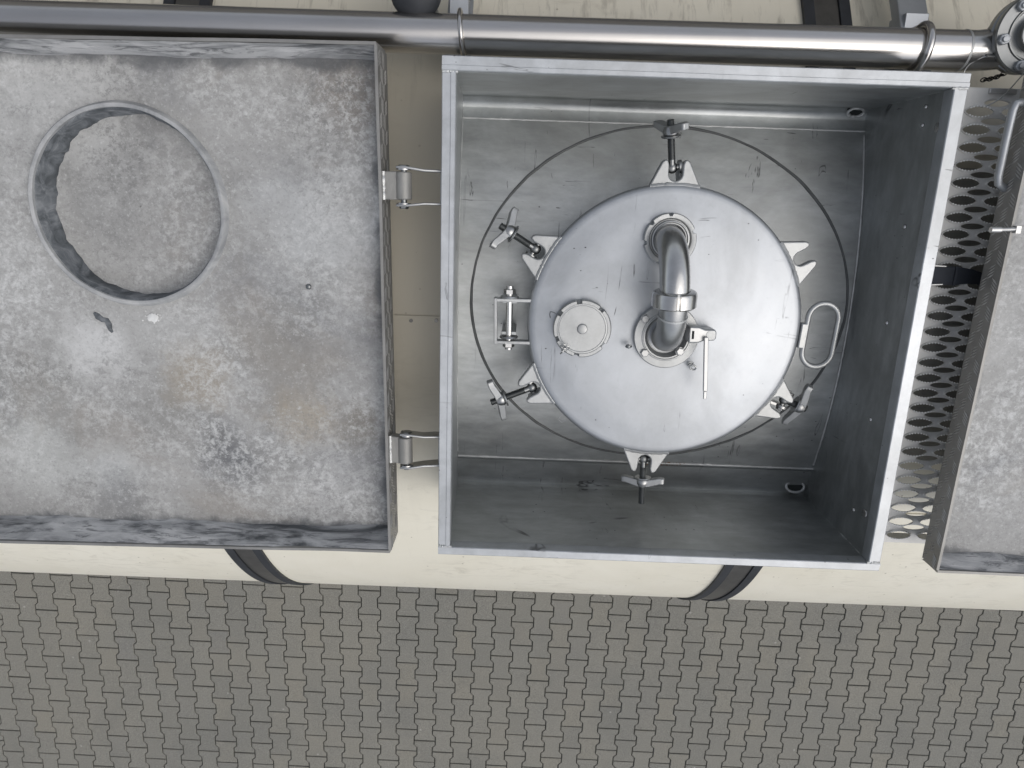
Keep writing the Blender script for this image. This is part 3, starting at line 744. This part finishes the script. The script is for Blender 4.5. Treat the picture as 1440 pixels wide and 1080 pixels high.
M['seal2'] = t.out(t.ramp(n, (.38, (.06, .067, .073)), (.52, (.12, .13, .14)), (.70, (.24, .25, .26))), .6, .0)
HL = 1.22
eTR, eBR = P(530, 60, HL), P(547, 776, HL)
rotL = math.radians(.8)
wy = (eTR - eBR).length; wx = .90
mr = (eTR + eBR) / 2; cxl = mr.x - wx / 2 * math.cos(rotL); cyl_ = mr.y - wx / 2 * math.sin(rotL)
rc = P(182, 291, HL + .062); rc = Matrix.Rotation(-rotL, 3, 'Z') @ (rc - V((cxl, cyl_, 0)))
def lq(px, py):
    q = Matrix.Rotation(-rotL, 3, 'Z') @ (P(px, py, HL + .068) - V((cxl, cyl_, 0))); return (q.x, q.y)
M['panel'] = mk_panel('oxidised_aluminium', 1.0, 0, (.45, .44), [(*lq(a, b), r, k, m) for a, b, r, k, m in (
    (325, 640, .075, (.10, .105, .115), .75), (250, 575, .10, (.17, .165, .15), .5), (400, 500, .11, (.19, .185, .17), .5), (60, 560, .12, (.20, .20, .185), .45),
    (435, 590, .07, (.36, .31, .235), .6), (280, 530, .07, (.33, .285, .22), .55), (495, 130, .07, (.20, .175, .15), .65), (505, 600, .05, (.20, .18, .15), .6),
    (50, 120, .16, (.56, .56, .545), .55), (140, 490, .07, (.60, .60, .59), .7), (450, 320, .12, (.55, .56, .56), .5), (60, 640, .09, (.52, .53, .51), .5), (150, 660, .06, (.55, .56, .55), .55), (480, 680, .09, (.48, .48, .475), .5), (180, 700, .06, (.17, .172, .175), .6))])
Ll = lid('box_lid', 'oxidised box lid lying open left of the steel box, with a round collar', cxl, cyl_, wx, wy, CZ - HL, .077, rotL, M['panel'], (rc.x, rc.y, .1685, .036))
# hinge lugs on the lid's right edge
for (ya, yb, tl) in ((241, 281, 0), (611, 648, .02)):
    p0 = P(552, (ya + yb) / 2, HL + .018); y0_ = (P(560, ya, HL + .018) - P(560, yb, HL + .018)).length / 2
    q = Matrix.Rotation(-rotL, 3, 'Z') @ (p0 - V((cxl, cyl_, 0))); yc = q.y; zz = CZ - 1.235 - (CZ - HL)
    xx = (Matrix.Rotation(-rotL, 3, 'Z') @ (V((HX, p0.y, 0)) - V((cxl, cyl_, 0)))).x
    b = MB(); b.box((wx / 2 + .002, -y0_, zz - .016), (xx - .004, y0_, zz + .006)); 
    for v in b.bm.verts: v.co = v.co + V((0, yc + (.004 * (v.co.x - wx / 2) / .04 * -1 if tl else 0), 0))
    b.cyl((xx, yc - y0_ * .97 - tl * .1, zz), (xx, yc + y0_ * .97 - tl * .1, zz), .0135, 24)
    b.build('hinge_lug', M['lug'], Ll, .002)
    b = MB(); b.tube([V((wx / 2 + .004, yc + s, zz + .004 + .001 * mnoise.noise(V((s * 90, 0, 0))))) for s in (y0_ * (k / 10 - 1) for k in range(21))], .004, 8, wob=.5); b.build('hinge_weld', M['weld'], Ll)
# stains, studs on the panel
b = MB(); q = Matrix.Rotation(-rotL, 3, 'Z') @ (P(434, 403, HL + .063) - V((cxl, cyl_, 0))); b.sphere((q.x, q.y, -.063), .0055, .7, 16); b.build('stud', M['bolt'], Ll)
b = MB(); pts = [Matrix.Rotation(-rotL, 3, 'Z') @ (P(*s_, HL + .067) - V((cxl, cyl_, 0))) for s_ in ((134, 439), (139, 444), (146, 449), (152, 450), (155, 456), (157, 463), (160, 467))]
b.tube([V((p.x, p.y, -.0645)) for p in pts], [.003, .0075, .0055, .005, .0065, .0045, .003], 10, wob=.4); b.build('tar_blob', M['seal2'], Ll)
b = MB(); q = Matrix.Rotation(-rotL, 3, 'Z') @ (P(217, 446, HL + .068) - V((cxl, cyl_, 0)))
for k in range(46):
    rad = abs(random.gauss(0, .009)); aa = random.uniform(0, 2 * PI)
    b.sphere((q.x + rad * math.cos(aa), q.y + rad * math.sin(aa) * .8, -.0618), random.uniform(.0025, .0055) if rad < .008 else random.uniform(.0008, .002), .25, 8)
b.build('white_deposit', plain('white_crust', (.70, .70, .68), .9), Ll)

HR = 1.22
rotR = math.radians(-.45)
eL1, eL2 = P(1438, 240, HR), P(1322, 806, HR)
wyR = .905; yb = eL2.y; cyr = yb + wyR / 2; xl = (eL1.x + eL2.x) / 2
Lr = lid('box_lid', 'second oxidised box lid at the right edge, tread plate side towards the steel box', xl + .45, cyr, .90, wyR, CZ - HR, .048, rotR, M['panel_cool'])
def rl(p): return Matrix.Rotation(-rotR, 3, 'Z') @ (p - V((xl + .45, cyr, CZ - HR)))
b = MB(); pts = [P(1470, 262, 1.265), P(1425, 266, 1.262), P(1412, 265, 1.258), P(1404, 258, 1.254), P(1404, 248, 1.252), P(1414, 200, 1.245), P(1424, 156, 1.24), P(1428, 146, 1.24), P(1435, 144, 1.243), P(1480, 150, 1.26)]
b.tube([rl(p) for p in pts], .0066, 14); b.build('handle', M['galv'], Lr, smooth=60)
b = MB(); b.cyl(rl(P(1393, 323, 1.222)), rl(P(1407, 323, 1.222)), .0050, 12); b.cyl(rl(P(1405, 323, 1.222)), rl(P(1434, 322, 1.216)), .0034, 12)
b.box((-.004, -.006, -.016), (.004, .006, .003), Matrix.Translation(rl(P(1431, 323, 1.216)))); b.build('latch_pin', M['bright'], Lr)

# ================================================================== WALKWAY GRATING
HG = 1.33; GZ = CZ - HG
GY1, GY0 = P(1400, 126, HG).y, P(1300, 763, HG).y
gA = P(1180 + 735 / 5.54, 480 + 45 / 5.54, HG)
pa_, pb_ = .0625, .0302; x1_, x2_ = .0272, .00405
gr = thing('walkway_grating', (gA.x + .06, (GY0 + GY1) / 2, GZ - .03), 'perforated walkway plate with serrated almond holes between the steel box and the right lid', 'grating')
b = MB()
def hexpt(t):     # boundary of the hexagon cell, t in 0..1
    vs = [(x1_, 0), (x2_, pb_ / 2), (-x2_, pb_ / 2), (-x1_, 0), (-x2_, -pb_ / 2), (x2_, -pb_ / 2)]
    seq = [(0, 1, 10), (1, 2, 4), (2, 3, 10), (3, 4, 10), (4, 5, 4), (5, 0, 10)]
    out = []
    for a, c, n in seq:
        for k in range(n): f = k / n; out.append((vs[a][0] * (1 - f) + vs[c][0] * f, vs[a][1] * (1 - f) + vs[c][1] * f))
    return out
HP = hexpt(0); NH = len(HP)
def lens(ang, a, h):
    # almond outline hit by direction
    x = a * math.cos(ang); s = math.sin(ang)
    y = h * (abs(s) ** 1.25) * (1 if s > 0 else -1)
    return (x, y)
TH = []
for k in range(NH):
    TH.append(2 * PI * k / NH)
ncol = 6
j0 = int((GY0 - gA.y) / pb_) - 2; j1 = int((GY1 - gA.y) / pb_) + 2
teeth = []
cl = lambda y: min(max(y, GY0), GY1)
for i in range(-3, ncol * 2):
    for j in range(j0, j1):
        cx = gA.x + i * pa_ / 2; cy = gA.y + j * pb_ + (pb_ / 2 if i % 2 else 0)
        if cy > GY1 + pb_ * .6 or cy < GY0 - pb_ * .6: continue
        hole = i >= 0 and GY0 + .011 < cy < GY1 - .010
        if not hole:
            vs = [b.bm.verts.new((cx + HP[q_][0], cl(cy + HP[q_][1]), GZ)) for q_ in (0, 10, 14, 24, 34, 38)]; b._f(vs); continue
        up = i % 2 == 0
        A, Hh, z = (.0246, .0087, .0044) if up else (.0222, .0054, -.0030)
        lo = [lens(a, A, Hh) for a in TH]
        r0 = [(cx + p[0], cy + p[1], GZ) for p in HP]
        r1 = [(cx + p[0] * .25 + q[0] * .75 * 1.05, cy + p[1] * .25 + q[1] * .75 * 1.22, GZ + z * .12) for p, q in zip(HP, lo)]
        r2 = [(cx + q[0] * 1.01, cy + q[1] * 1.10, GZ + z * .75) for q in lo]
        r3 = [(cx + q[0], cy + q[1], GZ + z) for q in lo]
        r4 = [(cx + q[0] * .985, cy + q[1] * .97, GZ + z - (.0022 if up else .0016)) for q in lo]
        R_ = [[V((p[0], cl(p[1]), p[2])) for p in r] for r in (r0, r1, r2, r3, r4)]
        b.rings(R_, True, False)
        if up:
            for k in range(26):
                a = 2 * PI * (k + .5) / 26; q = lens(a, A, Hh)
                if abs(q[0]) > A * .80: continue
                teeth.append(V((cx + q[0], cy + q[1], GZ + z)))
bmesh.ops.remove_doubles(b.bm, verts=b.bm.verts, dist=.0004)
b.build('plate', M['grate'], gr, smooth=70)
b = MB()
for p in teeth: b.lathe([(.0014, -.0012), (.0014, .0005), (.0008, .0012), (1e-5, .0014)], p, n=6)
b.build('teeth', M['tooth'], gr, smooth=80)
gxa, gxb = gA.x - 3 * pa_ / 2 - .01, gA.x + ncol * pa_
b = MB(); b.box((gxa, GY0 - .0025, GZ - .042), (gxb, GY0 - .0002, GZ - .0008)); b.build('edge_fold', M['grate'], gr)
b = MB(); b.box((gxa, GY1 + .0002, GZ - .042), (gxb, GY1 + .0025, GZ - .0008)); b.build('edge_fold', M['grate'], gr)
b = MB(); p = P(1408, 130, HG); b.box((p.x - .023, p.y - .003, GZ + .0005), (p.x + .024, p.y + .006, GZ + .006)); b.build('fixing_clip', M['bright'], gr, .001)

b = MB(); yt, yb2 = P(1400, 236, 1.37).y, P(1300, 648, 1.43).y
shell(b, X1 + .012, xl + .12, yt, yb2, RC - .002, RC + .006, 2, 30); b.build('rubber_mat', M['mat'], gr)
# webbing strap across the grating
pts = [P(1296, 388, 1.305), P(1318, 387.5, 1.300), P(1345, 388, 1.305), P(1366, 389, 1.312), P(1378, 392, 1.318), P(1392, 400, 1.318), P(1420, 412, 1.318)]
st = thing('webbing_strap', pts[2] - V((0, 0, .01)), 'black webbing strap lying across the perforated grating beside the box rim', 'strap')
b = MB(); b.flat(pts, (0, 0, 1), [.034, .034, .033, .026, .022, .030, .034], .004); b.build('webbing', M['web'], st, .001)
for (a, c) in (((1313, 373.5), (1330, 374.5)), ((1308, 400.5), (1325, 400))):
    b = MB(); b.cyl(P(*a, 1.298), P(*c, 1.298), .0018, 10); b.build('buckle_bar', M['bright'], st)
b = MB(); b.box((-.002, -.0175, -.001), (.002, .0175, .0042), Matrix.Translation(P(1342, 388, 1.304))); b.build('stitched_fold', M['web'], st)

# ================================================================== PIPE ALONG THE TANK
HP_ = 1.36
pl, pr = P(0, 28, HP_), P(1352, 71, HP_)
dirp = (pr - pl).normalized(); 
pipe = thing('manifold_pipe', (0, pl.y, zc(pl.y)), 'long satin steel pipe running along the tank behind the lid and box', 'pipe')
pe = pr
b = MB(); b.tube([pl - dirp * 1.6, pl, pl.lerp(pe, .5), pe], .0332, 48); b.build('tube', M['pipe'], pipe, smooth=60)
b = MB(); b.tube([pe - dirp * .002, pe, pe + dirp * .002], [.0336, .0342, .0336], 48, wob=.02); b.build('weld_seam', M['weld'], pipe)
e2 = [pe + dirp * .001, pe + dirp * .02, pe + dirp * .045 + V((0, .002, .002)), pe + dirp * .075 + V((0, .007, .006))]
b = MB(); b.tube(e2, [.0332, .0332, .0338, .036], 48); b.build('end_bend', M['polish'], pipe, smooth=60)
# flanged valve at its end
vc = P(1461, 46, 1.30)
fv = thing('flanged_valve', vc - V((0, 0, .10)), 'round bolted flange valve at the right end of the long pipe', 'valve')
axv = V((-.16, -.10, 1)).normalized(); uu = V((1, 0, 0)); uu = (uu - axv * uu.dot(axv)).normalized(); vv = axv.cross(uu)
b = MB(); b.lathe([(.040, -.12), (.042, -.055), (.060, -.050), (.0625, -.046), (.0625, -.030), (.060, -.028), (.048, -.027), (.047, -.020), (.060, -.018), (.0645, -.014), (.0650, -.003), (.063, 0), (.0470, .0), (.0455, .003), (.0440, .003), (.0425, -.002), (.040, -.008), (1e-4, -.010)], vc, axv, 96)
b.build('body', M['bolt'], fv, smooth=35)
for k in range(6):
    a = math.radians(k * 60 + 12); c = vc + (uu * math.cos(a) + vv * math.sin(a)) * .0535
    b = MB(); b.hexnut(c + axv * .004, axv, .0095, .009, .3); b.cyl(c + axv * .008, c + axv * .013, .005, 12); b.build('flange_bolt', M['galv'], fv, .0008)
b = MB(); b.lathe([(.030, -.009), (.030, .006), (.028, .009), (.012, .011), (1e-4, .011)], vc, axv, 48); b.build('cap_plate', M['satin'], fv)
# pipe clamps with brackets
def clamp(px0, name_label, hx, r, bw, h0, h1, py_end, tall):
    c = P(px0, 28 + (71 - 28) * px0 / 1352, HP_)
    cl_ = thing('pipe_clamp', (c.x, c.y, zc(c.y)), name_label, 'pipe clamp', 'clamps holding the long pipe')
    b = MB(); ring = [c + V((hx * math.sin(a) * 0 + hx * math.cos(a), .0332 * 1.16 * math.cos(a), .0332 * 1.16 * math.sin(a))) for a in (-.35 + (PI + .7) * k / 28 for k in range(29))]
    ring = [ring[0] + V((0, 0, -.03))] + ring + [ring[-1] + V((0, 0, -.03))]
    b.tube(ring, r, 14); b.build('u_bolt', M['pipe'], cl_, smooth=60)
    return cl_, c
c1, cc = clamp(650, 'thin U bolt clamp with flat bracket just above the left corner of the steel box', -.004, .0042, 0, 0, 0, 0, 0)
def stand(parent, pxa, pxb, y_near, mat, dep, pyt=30):
    xa, xb = P(pxa, pyt, 1.42).x, P(pxb, pyt, 1.42).x
    b = MB(); out = []
    for k in range(9):
        yy = y_near + .34 * k / 8; zt = min(CZ - 1.398, zc(yy) + .085) if k < 8 else zc(yy) + .02
        out.append([V((xa, yy, zt)), V((xb, yy, zt)), V((xb, yy, zt - dep)), V((xa, yy, zt - dep))])
    b.rings(out); o = b.build('bracket', mat, parent, .0015)
    b = MB(); yy = y_near + .03; b.box((xa + .006, yy, zc(yy) - .01), (xb - .006, yy + .09, CZ - 1.40 - dep)); b.build('foot', mat, parent, .001)
stand(c1, 628.5, 664, cc.y - .045, M['galv'], .006)
c2, cc2 = clamp(1291, 'thick U bolt clamp with channel bracket near the right corner of the steel box', .003, .0068, 0, 0, 0, 0, 0)
stand(c2, 1272, 1314, cc2.y - .045, M['galv'], .030)
# rubber dome at the top edge
p = P(585, -11, 1.36)
kb = thing('rubber_buffer', (p.x, p.y, zc(p.y)), 'black rubber dome at the top edge behind the long pipe', 'buffer')
b = MB(); b.sphere(p, .0455, .7, 40); b.build('dome', M['rubber'], kb, smooth=60)
b = MB(); b.cyl((p.x, p.y, zc(p.y) - .02), (p.x, p.y, p.z), .022, 20); b.build('stalk', M['galv'], kb)

# chain, safety cable
b = MB()
ca, cb_ = P(1381, 113, 1.375), P(1419, 100, 1.36)
for k in range(8):
    c = ca.lerp(cb_, (k + .5) / 8) + V((0, -.003 * math.sin(PI * k / 7), 0)); d = (cb_ - ca).normalized(); q = V((0, 0, 1)) if k % 2 else d.cross(V((0, 0, 1)))
    q = (q * .9 + d.cross(V((0, 0, 1))) * .45).normalized()
    b.tube([c + d * .0048 * math.cos(a) + q * .0032 * math.sin(a) for a in (2 * PI * m / 14 for m in range(14))], .0011, 6, loop=True)
b.tube([cb_, cb_ + V((.003, .006, .004)), cb_ + V((.002, .016, .008))], .0013, 6)
tag(b.build('chain', M['bit']), 'short dark chain lying on the tank below the flanged valve', 'chain')
pts = [P(*q) for q in ((1408, 80, 1.325), (1396, 79, 1.325), (1384, 80, 1.33), (1372, 85, 1.335), (1362, 92, 1.34), (1355, 103, 1.345), (1352, 120, 1.345), (1360, 140, 1.34), (1378, 150, 1.332), (1392, 147, 1.325), (1408, 137, 1.315), (1424, 121, 1.30), (1442, 100, 1.285), (1462, 75, 1.28))]
def smooth(pts, n=6):
    out = []
    for i in range(len(pts) - 1):
        p0, p1, p2, p3 = pts[max(i - 1, 0)], pts[i], pts[i + 1], pts[min(i + 2, len(pts) - 1)]
        for k in range(n):
            t_ = k / n; out.append(.5 * ((2 * p1) + (p2 - p0) * t_ + (2 * p0 - 5 * p1 + 4 * p2 - p3) * t_ * t_ + (3 * p1 - p0 - 3 * p2 + p3) * t_ ** 3))
    return out + [pts[-1]]
b = MB(); b.tube(smooth(pts), .0011, 6); b.tube([pts[1] + V((.002, 0, 0)), pts[1] + V((-.010, 0, 0))], .0026, 8); tag(b.build('safety_cable', M['satin']), 'thin grey safety cable looping from the flanged valve over the grating', 'cable')

# ================================================================== SHADING PLATFORM BEHIND THE TANK (outside the frame, added to shade the tank top)
lpf = thing('shade_platform', (0, 1.5, 0), 'unseen grey steel platform with a railing, added behind the tank to shade its top', 'platform')
DZ = 3.35; DY0, DY1 = .60, 1.9
b = MB(); b.box((-6, DY0, DZ - .012), (6, DY1, DZ)); b.build('deck', M['platform'], lpf)
for yy in (DY0 + .004, DY1 - .084):
    b = MB(); b.box((-6, yy, DZ - .20), (6, yy + .08, DZ - .0125)); b.build('beam', M['platform'], lpf)
for xx in (-5, -1.7, 1.7, 5):
    b = MB(); b.box((xx - .07, DY1 - .40, 0), (xx + .07, DY1 - .26, DZ - .0125)); b.build('column', M['platform'], lpf)
for zz in (.55, 1.1):
    b = MB(); b.cyl((-6, DY1 - .06, DZ + zz), (6, DY1 - .06, DZ + zz), .021, 14); b.build('rail', M['platform'], lpf)
for k in range(9):
    b = MB(); xx = -6 + 1.5 * k; b.cyl((xx, DY1 - .06, DZ), (xx, DY1 - .06, DZ + 1.09), .021, 12); b.build('rail_post', M['platform'], lpf)

# ================================================================== LIGHT
EL, AZ = math.radians(60), math.radians(-22)        # sun stands low towards the open side of the bay
w = bpy.data.worlds.new('World'); sc.world = w; w.use_nodes = True; nt = w.node_tree
sky = nt.nodes.new('ShaderNodeTexSky'); sky.sky_type = 'NISHITA'; sky.sun_disc = False
sky.sun_elevation = EL; sky.air_density = 1.0; sky.dust_density = 3.0; sky.ozone_density = 1.0
sd = V((math.cos(EL) * math.cos(AZ), math.cos(EL) * math.sin(AZ), math.sin(EL)))
sky.sun_rotation = math.atan2(sd.x, sd.y)
bg = nt.nodes['Background']; hs = nt.nodes.new('ShaderNodeHueSaturation'); hs.inputs['Saturation'].default_value = .38
nt.links.new(sky.outputs[0], hs.inputs['Color']); nt.links.new(hs.outputs[0], bg.inputs[0]); bg.inputs[1].default_value = .14
sl_ = bpy.data.lights.new('sun', 'SUN'); so = bpy.data.objects.new('sun', sl_); COL.objects.link(so)
sl_.energy = .5; sl_.angle = math.radians(75); sl_.color = (1, .965, .91)
so.rotation_euler = sd.to_track_quat('Z', 'Y').to_euler(); so.location = (0, -6, 9)
vs = sc.view_settings; vs.view_transform = 'Standard'; vs.look = 'None'; vs.gamma = 1; vs.exposure = 0.16
